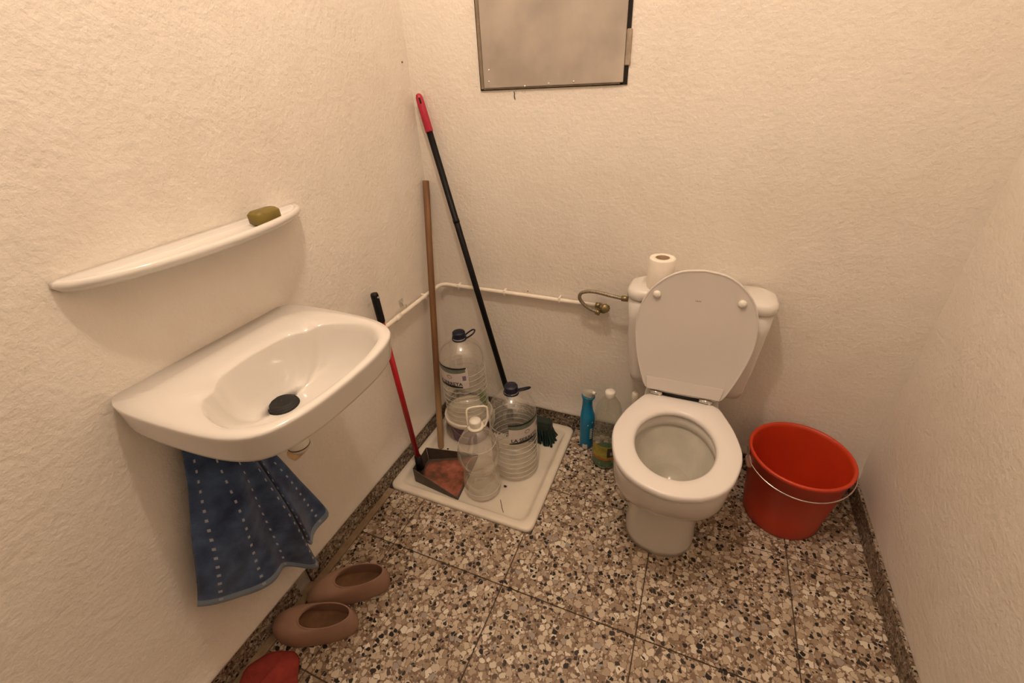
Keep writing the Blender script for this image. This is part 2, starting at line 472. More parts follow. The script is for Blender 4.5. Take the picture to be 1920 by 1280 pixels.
# walls: a profile that swells into a thicker plaster lip just above the skirting
def wall_profile():
    return [(0, -.05), (0, .0754), (.0140, .0775), (.0150, .084), (.0125, .094), (.0075, .112), (.003, .14), (0, .175), (0, .5), (0, 1.0), (0, 1.5), (0, RZ)]
def extr(prof, f, L, n=12):
    V, Fc = [], []
    for i in range(n + 1):
        t = L * i / n
        V += [f(d, z, t) for d, z in prof]
    m = len(prof)
    for i in range(n):
        for k in range(m - 1):
            Fc.append((i * m + k, (i + 1) * m + k, (i + 1) * m + k + 1, i * m + k + 1))
    return V, Fc
def wall(name, f, fo, L):
    V, Fc = extr(wall_profile(), f, L)
    o = mk(name, (V, Fc), PLASTER)
    s = o.modifiers.new('thick', 'SOLIDIFY'); s.thickness = .08; s.offset = fo
    return struct(o)
def slab(name, vf, m):
    return struct(mk(name, vf, m, smooth=False))
struct(mk('wall_left', join(extr(wall_profile(), lambda d, z, t: (d, -t, z), -RY), box(-.10, -.001, RY, .1, -.05, RZ)), PLASTER))
struct(mk('wall_back', join(extr(wall_profile(), lambda d, z, t: (t, -d, z), RX), box(0, RX, .001, .10, -.05, RZ)), PLASTER))
slab('wall_right', box(RX, RX + .1, RY, .1, -.05, RZ), PLASTER)
FY = -1.72                               # wall with the open doorway the photographer stands in
slab('wall_front', join(box(-.1, .30, FY - .1, FY, -.05, RZ), box(1.22, RX + .1, FY - .1, FY, -.05, RZ), box(.30, 1.22, FY - .1, FY, 2.02, RZ)), PLASTER)
slab('ceiling', box(-.1, RX + .1, RY - .1, .1, RZ, RZ + .1), CEIL)
# skirting of terrazzo pieces
HB = .0754
bl = struct(mk('baseboard_left', box(0, .004, -.958, 0, 0.0, HB - .004), GROUT, smooth=False))
def skirt(parent, along, a, b):
    if along == 'y': vf = box(.0005, .0105, b, a, .001, HB)
    else: vf = box(a, b, -.0105, -.0005, .001, HB)
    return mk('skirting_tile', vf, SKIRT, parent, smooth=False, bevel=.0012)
for a, b in ((-.0115, -.355), (-.357, -.672), (-.674, -.957)): skirt(bl, 'y', a, b)
bl2 = struct(mk('baseboard_left', box(0, .003, RY, -1.002, 0.0, HB - .006), GROUT, smooth=False))
for a, b in ((-1.003, -1.40), (-1.402, -1.80), (-1.802, -2.39)): skirt(bl2, 'y', a, b)
bb_ = struct(mk('baseboard_back', box(0, RX, -.004, 0, 0.0, HB - .004), GROUT, smooth=False))
for a, b in ((.011, .358), (.36, .758), (.76, 1.158), (1.16, 1.588)): skirt(bb_, 'x', a, b)
br = struct(mk('baseboard_right', box(RX - .004, RX, RY, 0, 0.0, HB - .004), GROUT, smooth=False))
for a, b in ((-.012, -.4), (-.402, -.8), (-.802, -1.2), (-1.202, -1.6), (-1.602, -2.39)):
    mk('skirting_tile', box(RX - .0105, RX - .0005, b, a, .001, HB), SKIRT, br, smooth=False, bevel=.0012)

# ------------------------------------------------------------------ wall access panel
pa = thing('access_panel', 'weathered grey metal access panel set high in the back wall', 'panel', (.48, 0, 1.295))
PW, PH = .226, .45
mk('dark_gap', box(-PW, PW, -.003, -.0005, 0, PH), GAP, pa, smooth=False)
leaf = mk('door_leaf', box(-PW + .016, PW - .011, -.010, -.003, .006, PH - .006), PANELM, pa, smooth=False, bevel=.002)
mk('frame_strip', box(-PW + .004, -PW + .0145, -.008, -.003, .004, PH - .004), PANELF, pa, smooth=False, bevel=.0015)
mk('sill_strip', box(-PW + .014, PW - .02, -.007, -.003, .0025, .0055), PANELF, pa, smooth=False)
mk('plaster_patch', box(PW - .011, PW + .004, -.006, -.0005, .045, .128), mat('grey_mortar', (.33, .27, .205), .9, .2, 60, bump=.6, bscale=120), pa, smooth=False, bevel=.003)
for dx, dz in ((-.19, .05), (-.192, .02), (-.075, .004), (.0, .008), (.075, .010)):
    mk('paint_blob', lathe([(0.0001, .0), (.0028, .0), (.002, .0015), (.0001, .002)], 8), WHITEP, leaf, loc=(dx, -.0098, dz + .004)).rotation_euler = (pi / 2, 0, 0)
# hairline crack and flecks in the back wall's plaster
wb = bpy.data.objects['wall_back']; wl = bpy.data.objects['wall_left']
mk('crack', tube([(.366, -.0012, 1.29), (.3675, -.0012, 1.282), (.366, -.0012, 1.277), (.3685, -.0012, 1.268)], .0013, 5), GAP, wb)
mk('plaster_fleck', lathe([(.0001, -.002), (.003, 0), (.0001, .002)], 6, c=(.389, -.001, .627)), CRUMB, wb)
mk('plaster_fleck', lathe([(.0001, -.003), (.004, 0), (.0001, .003)], 6, c=(.001, -.035, 1.385)), TWIG, wl)

# ------------------------------------------------------------------ water pipe along both walls
PZ = .6174
wp = thing('water_pipe', 'cream painted water pipe running along two walls round the corner', 'pipe', (0, 0, PZ))
path = [(.018, -.90, 0), (.018, -.7, .002), (.018, -.5, -.001), (.018, -.3, .001), (.018, -.12, .002), (.018, -.05, .002)]
path += [(.018 + .03 * (1 - cos(a)), -.048 + .03 * sin(a), .002) for a in [pi / 2 * k / 6 for k in range(7)]]
path += [(.1, -.018, .001), (.3, -.018, .0), (.5, -.018, -.002), (.662, -.018, -.004)]
mk('pipe_run', tube(path, .0082, 12), PIPEP, wp)
mk('joint', tube([(.018, -.335, 0), (.018, -.305, 0)], .0105, 12), PIPEP, wp)
for yy in (-.43, -.14):
    mk('pipe_clip', box(0, .026, yy - .004, yy + .004, -.0105, .0105), PIPEP, wp, bevel=.002)
for xx in (.10, .30, .52):
    mk('pipe_clip', box(xx - .004, xx + .004, -.026, 0, -.0105, .0105), PIPEP, wp, bevel=.002)
# stop valve with its flexible hose up to the cistern
va = mk('stop_valve', join(tube([(.655, -.018, -.004), (.672, -.018, -.004)], .0115, 6), tube([(.67, -.018, -.004), (.688, -.032, -.006)], [.011, .012], 12),
                           tube([(.688, -.018, -.006), (.688, -.046, -.006)], .0125, 8)), BRASS, wp)
mk('valve_knob', lathe([(.001, 0), (.014, 0), (.0155, .004), (.0155, .013), (.012, .017), (.001, .018)], 10), BRASS, va, loc=(.693, -.040, .002)).rotation_euler = (radians(70), 0, radians(20))
mk('hose_nut', tube([(.676, -.042, -.020), (.662, -.044, -.014)], .010, 6), BRASS, va)
hp = catmull([(.672, -.043, -.017), (.645, -.046, -.008), (.618, -.050, .012), (.604, -.054, .036), (.612, -.058, .057), (.640, -.062, .068), (.672, -.066, .070), (.712, -.070, .066), (.748, -.073, .063), (.768, -.075, .064)], 5)
mk('hose', tube(hp, .0062, 10), BRAID, wp)
mk('hose_nut', tube([(.752, -.0735, .063), (.7735, -.0755, .064)], .0095, 6), BRASS, wp)

# small milky hook stuck to the left wall
hk = thing('wall_hook', 'small milky plastic hook on left wall above the water pipe', 'hook', (0, -.267, .632))
mk('back_plate', box(.0005, .003, -.011, .011, 0, .030), HOOKM, hk, bevel=.001)
mk('prong', tube(catmull([(.003, 0, .022), (.011, 0, .012), (.016, 0, .002), (.02, 0, .004), (.021, 0, .012)], 4), .0026, 8), HOOKM, hk)

# ------------------------------------------------------------------ shower tray
def rrect(x0, x1, y0, y1, r, n=6):
    out = []
    for cx, cy, a0 in ((x1 - r, y1 - r, 0), (x0 + r, y1 - r, pi / 2), (x0 + r, y0 + r, pi), (x1 - r, y0 + r, 3 * pi / 2)):
        for k in range(n + 1):
            a = a0 + pi / 2 * k / n
            out.append((cx + r * cos(a), cy + r * sin(a)))
    return out
ZF = -.016
def ring(ins, z, r):
    return [(x, y, z) for x, y in rrect(.0115 + ins, TW - ins, -TD + ins, -.0115 - ins, r)]
tr = mk('shower_tray', loft([ring(.004, -.045, .028), ring(0, -.002, .03), ring(.0, .006, .03), ring(.003, .0105, .029), ring(.007, .012, .028), ring(.025, .0115, .03), ring(.031, .009, .03), ring(.036, .0, .03),
                         ring(.043, -.010, .032), ring(.052, ZF + .001, .034), ring(.075, ZF, .03), ring(.18, ZF - .0005, .02)], True, True), TRAYM)
tag(tr, 'shallow square white enamel shower tray let into the corner floor', 'shower tray')
tr.data.set_sharp_from_angle(angle=radians(60))

# ------------------------------------------------------------------ toilet
TX = .987
to = thing('toilet', 'white ceramic toilet with raised lid and close coupled cistern', 'toilet', (TX, 0, 0))
NS = 64
def half_to_ring(half, n=NS):
    """half outline (x>=0) from back to front -> closed resampled ring"""
    c = catmull([(x, y, 0) for x, y in half], 8)
    pts = [(p.x, p.y) for p in c] + [(-p.x, p.y) for p in reversed(c[1:-1])]
    d = [0]
    for i in range(len(pts)):
        a, b = pts[i], pts[(i + 1) % len(pts)]; d.append(d[-1] + math.hypot(a[0] - b[0], a[1] - b[1]))
    out = []
    k = 0
    for i in range(n):
        s = d[-1] * i / n
        while d[k + 1] < s: k += 1
        t = (s - d[k]) / max(1e-9, d[k + 1] - d[k]); a, b = pts[k], pts[(k + 1) % len(pts)]
        out.append((a[0] + (b[0] - a[0]) * t, a[1] + (b[1] - a[1]) * t))
    return out
SEAT = half_to_ring([(0, -.194), (.06, -.194), (.095, -.196), (.113, -.206), (.132, -.243), (.156, -.30), (.172, -.36), (.177, -.403), (.171, -.45), (.150, -.517), (.117, -.561), (.074, -.589), (.025, -.604), (0, -.606)])
CY = -.405
def sc(ringp, s, z, cy=CY, sy=None, dy=0):
    sy = s if sy is None else sy
    return [(x * s, cy + (y - cy) * sy + dy, z) for x, y in ringp]
def ell(a, b, z, cy=CY):
    # indexed like SEAT: start at the back, clockwise through +x
    out = []
    for x, y in SEAT:
        t = math.atan2(x / .175, (y - CY) / .205)
        out.append((a * sin(t), cy + b * cos(t), z))
    return out
# bowl: outside, rim, inside
PED = half_to_ring([(0, -.10), (.06, -.10), (.096, -.12), (.108, -.2), (.111, -.3), (.108, -.38), (.094, -.435), (.058, -.472), (0, -.487)])
def pedr(s, z): return [(x * s, -.3 + (y + .3) * s, z) for x, y in PED]
def lerpr(a, b, f, z): return [(p[0] + (q[0] - p[0]) * f, p[1] + (q[1] - p[1]) * f, z) for p, q in zip(a, b)]
bowl_rings = [pedr(1.03, 0), pedr(1.02, .02), pedr(.985, .06), pedr(.97, .12), pedr(.975, .19), pedr(.99, .212),
              lerpr(pedr(1.0, 0), sc(SEAT, .86, 0, sy=.60), .30, .219), lerpr(pedr(1.0, 0), sc(SEAT, .87, 0, sy=.62), .75, .227), sc(SEAT, .885, .237, sy=.645), sc(SEAT, .915, .252, sy=.70),
              sc(SEAT, .945, .29, sy=.81), sc(SEAT, .958, .335, sy=.905), sc(SEAT, .965, .375, sy=.962), sc(SEAT, .955, .384), sc(SEAT, .93, .386)]
bowl = mk('bowl', loft(bowl_rings + [ell(.124, .152, .386), ell(.117, .146, .383), ell(.116, .145, .350), ell(.121, .150, .346)], True, False), CERAMIC, to)
mk('inner_basin', loft([ell(.121, .150, .346), ell(.120, .149, .340), ell(.113, .140, .325), ell(.100, .122, .285), ell(.082, .100, .245, CY + .005), ell(.060, .073, .215, CY + .01), ell(.035, .045, .195, CY + .012), ell(.004, .006, .185, CY + .012)], False, True), BOWLIN, bowl)
WATER = clear_mat('toilet_water', (.97, .97, .94), .03, .35, .02, (.5, .5, .42), base=.03)
mk('water', (ell(.0695, .085, .228, CY + .008), [tuple(range(NS))]), WATER, bowl)
# platform under the cistern
def rr3(x0, x1, y0, y1, r, z): return [(x, y, z) for x, y in rrect(x0, x1, y0, y1, r)]
mk('platform', loft([rr3(-.088, .088, -.24, -.02, .03, .12), rr3(-.102, .102, -.25, -.018, .03, .24), rr3(-.115, .115, -.25, -.016, .03, .33), rr3(-.117, .117, -.25, -.015, .03, .378), rr3(-.112, .112, -.245, -.02, .03, .384)], True, True), CERAMIC, to)
# cistern
def tank(hw, y0, z, r): return rr3(-hw, hw, y0, -.014, r, z)
ci = mk('cistern', loft([tank(.160, -.112, .386, .03), tank(.178, -.122, .392, .034), tank(.186, -.127, .42, .036), tank(.196, -.132, .52, .037), tank(.206, -.135, .64, .038), tank(.209, -.136, .706, .038)], True, True), CERAMIC, to)
mk('cistern_lid', loft([tank(.2105, -.139, .708, .040), tank(.214, -.142, .712, .042), tank(.214, -.142, .728, .042), tank(.211, -.139, .738, .042), tank(.203, -.132, .7435, .04), tank(.18, -.11, .746, .03)], True, True), CERAMIC, to)
# seat ring
st = mk('seat', loft([sc(SEAT, .985, .389), sc(SEAT, 1.0, .393), sc(SEAT, 1.0, .402), sc(SEAT, .992, .408), sc(SEAT, .97, .4105),
                      lerpr(sc(SEAT, .9, 0), ell(.116, .144, 0), .5, .4115), ell(.118, .146, .4095), ell(.112, .140, .404), ell(.110, .138, .397), ell(.113, .141, .389)], torus=True), SEATP, to)
# raised lid: built lying (x, along v from the hinge, thickness w) then stood up
LID = half_to_ring([(0, -.003), (.07, -.003), (.103, -.001), (.120, .010), (.136, .050), (.153, .105), (.167, .172), (.171, .223), (.164, .288), (.140, .345), (.101, .386), (.057, .410), (0, .418)])
HINGE = Vector((0, -.186, .419)); TOPV = Vector((0, -.148, .836)) - HINGE
tv = TOPV.normalized(); nv = Vector((0, -tv.z, tv.y))          # nv points to the viewer's side
def lidp(s, w, cyl=.21):
    return [tuple(HINGE + Vector((x * s, 0, 0)) + tv * (cyl + (v - cyl) * s) + nv * w) for x, v in LID]
lid = mk('lid', loft([lidp(.90, -.020), lidp(.965, -.016), lidp(.995, -.008), lidp(1.0, 0), lidp(.997, .003), lidp(.985, .0042), lidp(.972, .0025), lidp(.955, .0018), lidp(.5, .0015)], True, True), LIDP, to)
mk('hinge_ledge', loft([[tuple(HINGE + Vector((sx * hw, 0, 0)) + tv * v + nv * w) for sx, v, w in ((-1, .003, .003), (1, .004, .003), (1.06, .05, .0026), (-1.06, .05, .0026))] for hw in (.112,)] +
                       [[tuple(HINGE + Vector((sx * hw, 0, 0)) + tv * v + nv * w) for sx, v, w in ((-1, .006, .009), (1, .006, .0075), (1.06, .046, .0035), (-1.06, .046, .0035))] for hw in (.110,)], True, True), LIDP, lid, smooth=False, bevel=.003)
def lidpt(px, v, w): return HINGE + Vector((px, 0, 0)) + tv * v + nv * w
for bx in (-.119, .113):
    p = lidpt(bx, .332, .001)
    b_ = mk('bumper', lathe([(.0105, 0), (.0115, .004), (.010, .008), (.006, .0105), (.0005, .0112)], 16, cap1=True), WHITEP, lid, loc=p)
    b_.rotation_mode = 'QUATERNION'; b_.rotation_quaternion = Vector((0, 0, 1)).rotation_difference(nv)
mv, mf = [], []
for k, (x0, x1) in enumerate(((-.0075, -.0055), (-.004, -.0005), (.001, .0035), (.005, .0075))):
    n0 = len(mv)
    for x, v in ((x0, .322), (x1, .322), (x1, .3255), (x0, .3255)): mv.append(tuple(lidpt(x - .002, v, .0022)))
    mf.append((n0, n0 + 1, n0 + 2, n0 + 3))
mk('maker_mark', (mv, mf), GREYPR, lid, smooth=False)
for hx in (-.080, .072):
    mk('hinge', join(tube([(hx - .019, -.197, .4165), (hx + .019, -.197, .4165)], .0052, 10), tube([(hx - .006, -.197, .4165), (hx + .006, -.197, .4165)], .0066, 10),
                     tube([(hx + .012, -.197, .386), (hx + .012, -.197, .4165)], .006, 10)), CHROME, to)
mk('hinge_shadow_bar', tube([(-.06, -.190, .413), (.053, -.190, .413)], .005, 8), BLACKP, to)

# toilet paper roll on the cistern
ro = thing('toilet_roll', 'white toilet paper roll standing on the cistern lid', 'toilet paper', (.866, -.092, .7462))
mk('tissue', loft([[(r * cos(2 * pi * j / 36), r * sin(2 * pi * j / 36), z) for j in range(36)] for r, z in ((.021, .002), (.037, 0), (.0385, .004), (.0385, .091), (.037, .094), (.021, .0945))], torus=True), PAPER, ro)
mk('cardboard_core', loft([[(r * cos(2 * pi * j / 28), r * sin(2 * pi * j / 28), z) for j in range(28)] for r, z in ((.0195, .003), (.0208, .003), (.0208, .0935), (.0195, .0935))], torus=True), CARD, ro)

# ------------------------------------------------------------------ washbasin
BY, BZ = -.932, .86
wbn = thing('washbasin', 'small white ceramic washbasin hung on the left wall', 'washbasin', (0, BY, BZ))
outh = [(.000, .190), (.012, .205), (.036, .214), (.08, .2185), (.146, .219), (.247, .214), (.31, .203), (.352, .180), (.376, .139), (.389, .076), (.3925, 0)]
inh = [(.130, 0), (.134, .05), (.143, .088), (.160, .108), (.172, .122), (.176, .145), (.203, .167), (.255, .182), (.297, .180), (.334, .157), (.354, .131), (.370, .066), (.3735, 0)]
def sm(h, sub=5): return [(p.x, p.y) for p in catmull([(a, b, 0) for a, b in h], sub)]
def resample(pts, n):
    d = [0]
    for a, b in zip(pts, pts[1:]): d.append(d[-1] + math.hypot(a[0] - b[0], a[1] - b[1]))
    out = []; k = 0
    for i in range(n):
        s = d[-1] * i / (n - 1)
        while k < len(d) - 2 and d[k + 1] < s: k += 1
        t = (s - d[k]) / max(1e-9, d[k + 1] - d[k]); a, b = pts[k], pts[k + 1]
        out.append((a[0] + (b[0] - a[0]) * t, a[1] + (b[1] - a[1]) * t))
    return out
# outer ring starts on the wall in the middle: wall segment + half outline
NB = 40
oh = resample([(0, 0), (0, .10)] + sm(outh), NB); ih = resample(sm(inh), NB)
# match the corner-heavy outer outline to the inner by arc fraction of the curved part
oh = [(0, .190 * i / 8) for i in range(8)] + resample(sm(outh), NB - 8)
def full(h): return [(x, y) for x, y in h] + [(x, -y) for x, y in reversed(h[1:-1])]
OR, IR = full(oh), full(ih)
DC = (.168, 0.0)
def o3(s, z, cx=.17): return [(max(0.0, cx + (x - cx) * s) if s < 1 else x, y * s, z) for x, y in OR]
def i3(s, z): return [(DC[0] + (x - DC[0]) * s, DC[1] + (y - DC[1]) * s, z) for x, y in IR]
def o3w(s, z):   # skirt: stays on the wall side
    return [(x * s, y * s, z) for x, y in OR]
def circ(r, z):
    out = []
    for x, y in IR:
        d = math.hypot(x - DC[0], y - DC[1]); out.append((DC[0] + (x - DC[0]) / d * r, DC[1] + (y - DC[1]) / d * r, z))
    return out
mid = [(a[0] * .5 + b[0] * .5, a[1] * .5 + b[1] * .5, .0015) for a, b in zip(OR, IR)]
rings = [[(.16 + (x - .16) * .12, y * .12, -.165) for x, y in OR], [(.15 + (x - .15) * .30, y * .32, -.16) for x, y in OR], [(.11 + (x - .11) * .62, y * .62, -.130) for x, y in OR], [(x * .88, y * .86, -.088) for x, y in OR], [(x * .945, y * .94, -.068) for x, y in OR],
         o3w(.972, -.060), o3w(.980, -.052), o3w(.993, -.012), o3w(1.0, -.004), o3w(.992, .0005), mid,
         i3(1.015, .0005), i3(.985, -.005), i3(.955, -.020), i3(.90, -.055), i3(.78, -.090), i3(.56, -.114), i3(.33, -.1235), circ(.040, -.1255), circ(.034, -.1262)]
bas = mk('bowl', loft(rings, True, False), CERAMIC, wbn)
mk('drain', lathe([(.0345, -.1268), (.033, -.1220), (.031, -.1195), (.029, -.1215), (.027, -.1165), (.022, -.1135), (.018, -.1150), (.010, -.1105), (.006, -.1120), (.001, -.1110)], 28, c=(DC[0], DC[1], 0)), DRAINM, wbn)
mk('siphon', join(lathe([(.016, -.27 + .1), (.016, -.215), (.023, -.217), (.0245, -.222), (.0245, -.248), (.020, -.258), (.001, -.260)], 24, c=(.166, 0, 0), cap1=True),
                  tube([(.15, 0, -.205), (.08, 0, -.205), (.002, 0, -.205)], .012, 12)), WHITEP, wbn)
SEALM = mat('brown_seal', (.16, .10, .05), .6, .3, 60)
mk('siphon_seal', lathe([(.0235, -.2475), (.0252, -.2465), (.0252, -.2435), (.0235, -.2425)], 24, c=(.166, 0, 0)), SEALM, wbn)
# rust stain on the wall plaster under the siphon
sv = [(.0009, -.832 + .036 * cos(a) * (1 + .15 * sin(3 * a)), .452 + .034 * sin(a) * (1 + .2 * cos(2 * a))) for a in [2 * pi * k / 24 for k in range(24)]]

mk('rust_stain', (sv, [tuple(range(24))]), STAIN, wl, smooth=False)
# ------------------------------------------------------------------ wall shelf and soap
sh = thing('wall_shelf', 'white ceramic wall shelf with rounded front above the washbasin', 'shelf', (0, -.86, 1.062))
def shr(a, b, z, n=28, x0=.0012): return [(x0 + b * sin(pi * k / n), a * cos(pi * k / n), z) for k in range(n + 1)]
mk('shelf_board', loft([shr(.236, .078, .0), shr(.252, .094, .004), shr(.260, .1005, .013), shr(.258, .099, .021), shr(.250, .092, .024), shr(.243, .078, .021, x0=.009), shr(.236, .070, .013, x0=.010), shr(.20, .042, .012, x0=.014)], True, True), CERAMIC, sh)
sp_ = mk('soap_bar', loft([rr3(-.017, .017, -.030, .030, .012, 0), rr3(-.0205, .0205, -.034, .034, .014, .004), rr3(-.0205, .0205, -.034, .034, .014, .022), rr3(-.015, .015, -.028, .028, .011, .028)], True, True), SOAP, loc=(.045, -.728, 1.0758))
tag(sp_, 'olive green bar of soap lying on the white wall shelf', 'soap')

# ------------------------------------------------------------------ towel
tw = thing('hand_towel', 'blue terry towel with rows of white dots hanging below the washbasin', 'towel', (0, 0, 0))
top = [(.030, -1.085, .700), (.045, -1.05, .705), (.055, -1.02, .705), (.060, -1.0, .703), (.05, -.985, .70), (.03, -.972, .695), (.018, -.965, .69), (.012, -.96, .685)]
bot = [(.035, -1.22, .345), (.085, -1.13, .262), (.062, -1.045, .235), (.090, -.975, .148), (.040, -.955, .235), (.105, -.965, .258), (.085, -.885, .268), (.030, -.885, .36)]
NU, NV = 56, 40
tc_ = catmull(top, 8); bc_ = catmull(bot, 8)
V = []; UVs = []
for i in range(NU + 1):
    for j in range(NV + 1):
        v = j / NV
        a, b = tc_[i], bc_[i]
        sag = .022 * sin(pi * v)
        e = v ** 1.15
        p = a.lerp(b, v); p.y = a.y + (b.y - a.y) * (e ** .80); p.x += sag * .6 + .004 * sin(9 * v + i * .35) + .013 * v * sin(i * .52 + .8)
        p.x = max(p.x, .008)
        V.append(tuple(p)); UVs.append((i / NU, 1 - v))
Fc = [(i * (NV + 1) + j, (i + 1) * (NV + 1) + j, (i + 1) * (NV + 1) + j + 1, i * (NV + 1) + j + 1) for i in range(NU) for j in range(NV)]
me = bpy.data.meshes.new('cloth'); me.from_pydata(V, [], Fc)
uvl = me.uv_layers.new(name='UVMap')
for lp in me.loops: uvl.data[lp.index].uv = UVs[lp.vertex_index]
me.polygons.foreach_set('use_smooth', [True] * len(me.polygons))
cl = obj('cloth', me, TOWEL, tw)
so = cl.modifiers.new('thick', 'SOLIDIFY'); so.thickness = .004; so.offset = 0
mk('hanging_loop', tube(catmull([(.040, -1.03, .700), (.036, -1.025, .72), (.030, -1.02, .722), (.036, -1.015, .70)], 4), .002, 6), TOWEL, tw)
th = thing('towel_hook', 'chrome wall hook holding the blue towel under the washbasin', 'hook', (0, -1.02, .71))
mk('base_plate', lathe([(.0005, 0), (.014, 0), (.013, .004), (.0005, .005)], 20), CHROME, th).rotation_euler = (0, pi / 2, 0)
mk('prong', tube(catmull([(.003, 0, 0), (.02, 0, -.002), (.032, 0, 0.004), (.036, 0, .016)], 4), .0035, 8), CHROME, th)

# ------------------------------------------------------------------ long handled dustpan
dp = thing('dustpan', 'long handled dustpan with red pole and rust coloured dirt lying in the shower tray', 'dustpan', (0, 0, 0))
z0 = ZF + .001
A, B = (.082, -.487), (.070, -.373)       # back corners, left then right seen from the mouth
Cc, D = (.284, -.510), (.258, -.288)      # mouth corners
t_ = .0028
def wallv(p, q, h0, h1, off):
    dx, dy = q[0] - p[0], q[1] - p[1]; L = math.hypot(dx, dy); nx, ny = -dy / L * off, dx / L * off
    v = [(p[0], p[1], z0), (q[0], q[1], z0), (q[0], q[1], z0 + h1), (p[0], p[1], z0 + h0)]
    v += [(x + nx, y + ny, z) for x, y, z in v]
    return v, [(0, 1, 2, 3), (7, 6, 5, 4), (0, 4, 5, 1), (1, 5, 6, 2), (2, 6, 7, 3), (3, 7, 4, 0)]
pan = mk('pan', join(prism([A, Cc, D, B], z0, z0 + .003), wallv(A, B, .068, .068, t_), wallv(Cc, A, .012, .068, t_), wallv(B, D, .068, .014, t_)), DUSTP, dp, smooth=False, bevel=.001)
ins = [(.092, -.478), (.274, -.500), (.250, -.296), (.082, -.384)]
gv, gf = [], []
G = 22
rnd = random.Random(3)
for i in range(G + 1):
    for j in range(G + 1):
        u, v = i / G, j / G
        x = (ins[0][0] * (1 - u) + ins[1][0] * u) * (1 - v) + (ins[3][0] * (1 - u) + ins[2][0] * u) * v
        y = (ins[0][1] * (1 - u) + ins[1][1] * u) * (1 - v) + (ins[3][1] * (1 - u) + ins[2][1] * u) * v
        edge = min(u, 1 - u, v, 1 - v)
        gv.append((x, y, z0 + .0032 + min(1, edge * 8) * (.003 + .004 * rnd.random())))
for i in range(G):
    for j in range(G):
        a = i * (G + 1) + j; gf.append((a, a + G + 1, a + G + 2, a + 1))
di = mk('dirt_layer', (gv, gf), DIRT, pan); di['kind'] = 'stuff'
P0, P1 = Vector((.088, -.452, .038)), Vector((.033, -.428, .762))
hd = (P1 - P0).normalized()
pole_L = (P1 - P0).length
pl = bpy.data.objects.new('handle_pole', None)
bpy.data.objects.remove(pl)
def along(s): return tuple(P0 + hd * s)
mk('socket', tube([along(-.012), along(.02), along(.05)], [.017, .0145, .0125], 16), BLACKP, dp)
mk('handle_pole', tube([along(.04), along(pole_L - .09)], .0098, 16), REDP, dp)
gp = mk('grip', tube([along(pole_L - .102), along(pole_L - .098), along(pole_L - .05), along(pole_L - .006), along(pole_L)], [.0115, .0125, .0125, .0125, .0105], 16), BLACKP, dp)
side = hd.cross(Vector((1, 0, 0))).normalized(); fr = side.cross(hd).normalized()
if fr.x < 0: fr = -fr
hc = P0 + hd * (pole_L - .014) + fr * .0126
mk('hanging_hole', tube([tuple(hc - fr * .002), tuple(hc + fr * .0004)], .0032, 10), mat('pale_hole', (.55, .5, .45), .5), gp)

# ------------------------------------------------------------------ wooden stick, broom
ws = thing('wooden_stick', 'plain brown wooden broomstick leaning into the corner', 'stick', (0, 0, 0))
L_ = aim(ws, (.084, -.296, ZF + .006), (.0205, -.0275, 1.024))
mk('shaft', join(tube([(0, 0, 0), (0, 0, .004), (0, 0, L_ * .5), (0.0, 0, L_ - .003), (0, 0, L_)], [.011, .0125, .0122, .0118, .0108], 14)), WOOD, ws)

br_ = thing('broom', 'black poled broom with red end cap and dark green bristles', 'broom', (.372, -.098, ZF))
hx0, hx1 = -.112, .142
mk('brush_block', loft([[(x, y, z) for y, z in ((-.024 * s, .070), (.024 * s, .070), (.026 * s, .092), (.018 * s, .108), (-.018 * s, .108), (-.026 * s, .092))] for x, s in ((hx0, .6), (hx0 + .015, 1), (-.03, 1.05), (.03, 1.05), (hx1 - .015, 1), (hx1, .6))], True, True), BRISTLEL, br_, smooth=False)
bvv, bff = [], []
rb = random.Random(11)
for i in range(46):
    for j in range(7):
        u = i / 45; x = hx0 + .008 + (hx1 - hx0 - .016) * u; y = -.020 + .040 * j / 6
        fx = (u - .5) * .040 + rb.uniform(-.008, .008); fy = (j / 6 - .5) * .028 + rb.uniform(-.006, .006)
        a = rb.uniform(0, pi); w = .0034
        n0 = len(bvv)
        for s in range(4):
            t = s / 3; zz = .092 - .089 * t; ww = w * (1 + .5 * t)
            cx_, cy_ = x + fx * t * t + .0, y + fy * t * t
            bvv += [(cx_ + ww * cos(a), cy_ + ww * sin(a), zz), (cx_ + ww * cos(a + 2.1), cy_ + ww * sin(a + 2.1), zz), (cx_ + ww * cos(a + 4.2), cy_ + ww * sin(a + 4.2), zz)]
        for s in range(3):
            for k in range(3):
                k2 = (k + 1) % 3
                bff.append((n0 + s * 3 + k, n0 + s * 3 + k2, n0 + s * 3 + 3 + k2, n0 + s * 3 + 3 + k))
bs = mk('bristles', (bvv, bff), BRISTLE, br_); bs['kind'] = 'stuff'
Q0 = Vector((-.022, -.008, .108)); Q1 = Vector((.0345, -.021, 1.296)) - Vector((.372, -.098, ZF))
qd = (Q1 - Q0).normalized(); QL = (Q1 - Q0).length
def al2(s): return tuple(Q0 + qd * s)
mk('socket', tube([al2(-.004), al2(.05)], [.017, .0135], 14), BLACKP, br_)
mk('handle_pole', tube([al2(.02), al2(QL - .10)], .0112, 16), POLEB, br_)
mk('pole_joint', tube([al2(QL * .66), al2(QL * .66 + .012)], .0122, 16), POLEB, br_)
ec = mk('end_cap', tube([al2(QL - .118), al2(QL - .115), al2(QL - .03), al2(QL - .012), al2(QL - .003), al2(QL)], [.0125, .0135, .0128, .0118, .0085, .003], 16), REDCAP, br_)
f2 = Vector((.55, -.83, 0)); f2 = (f2 - qd * f2.dot(qd)).normalized()
hc = Q0 + qd * (QL - .022) + f2 * .0118
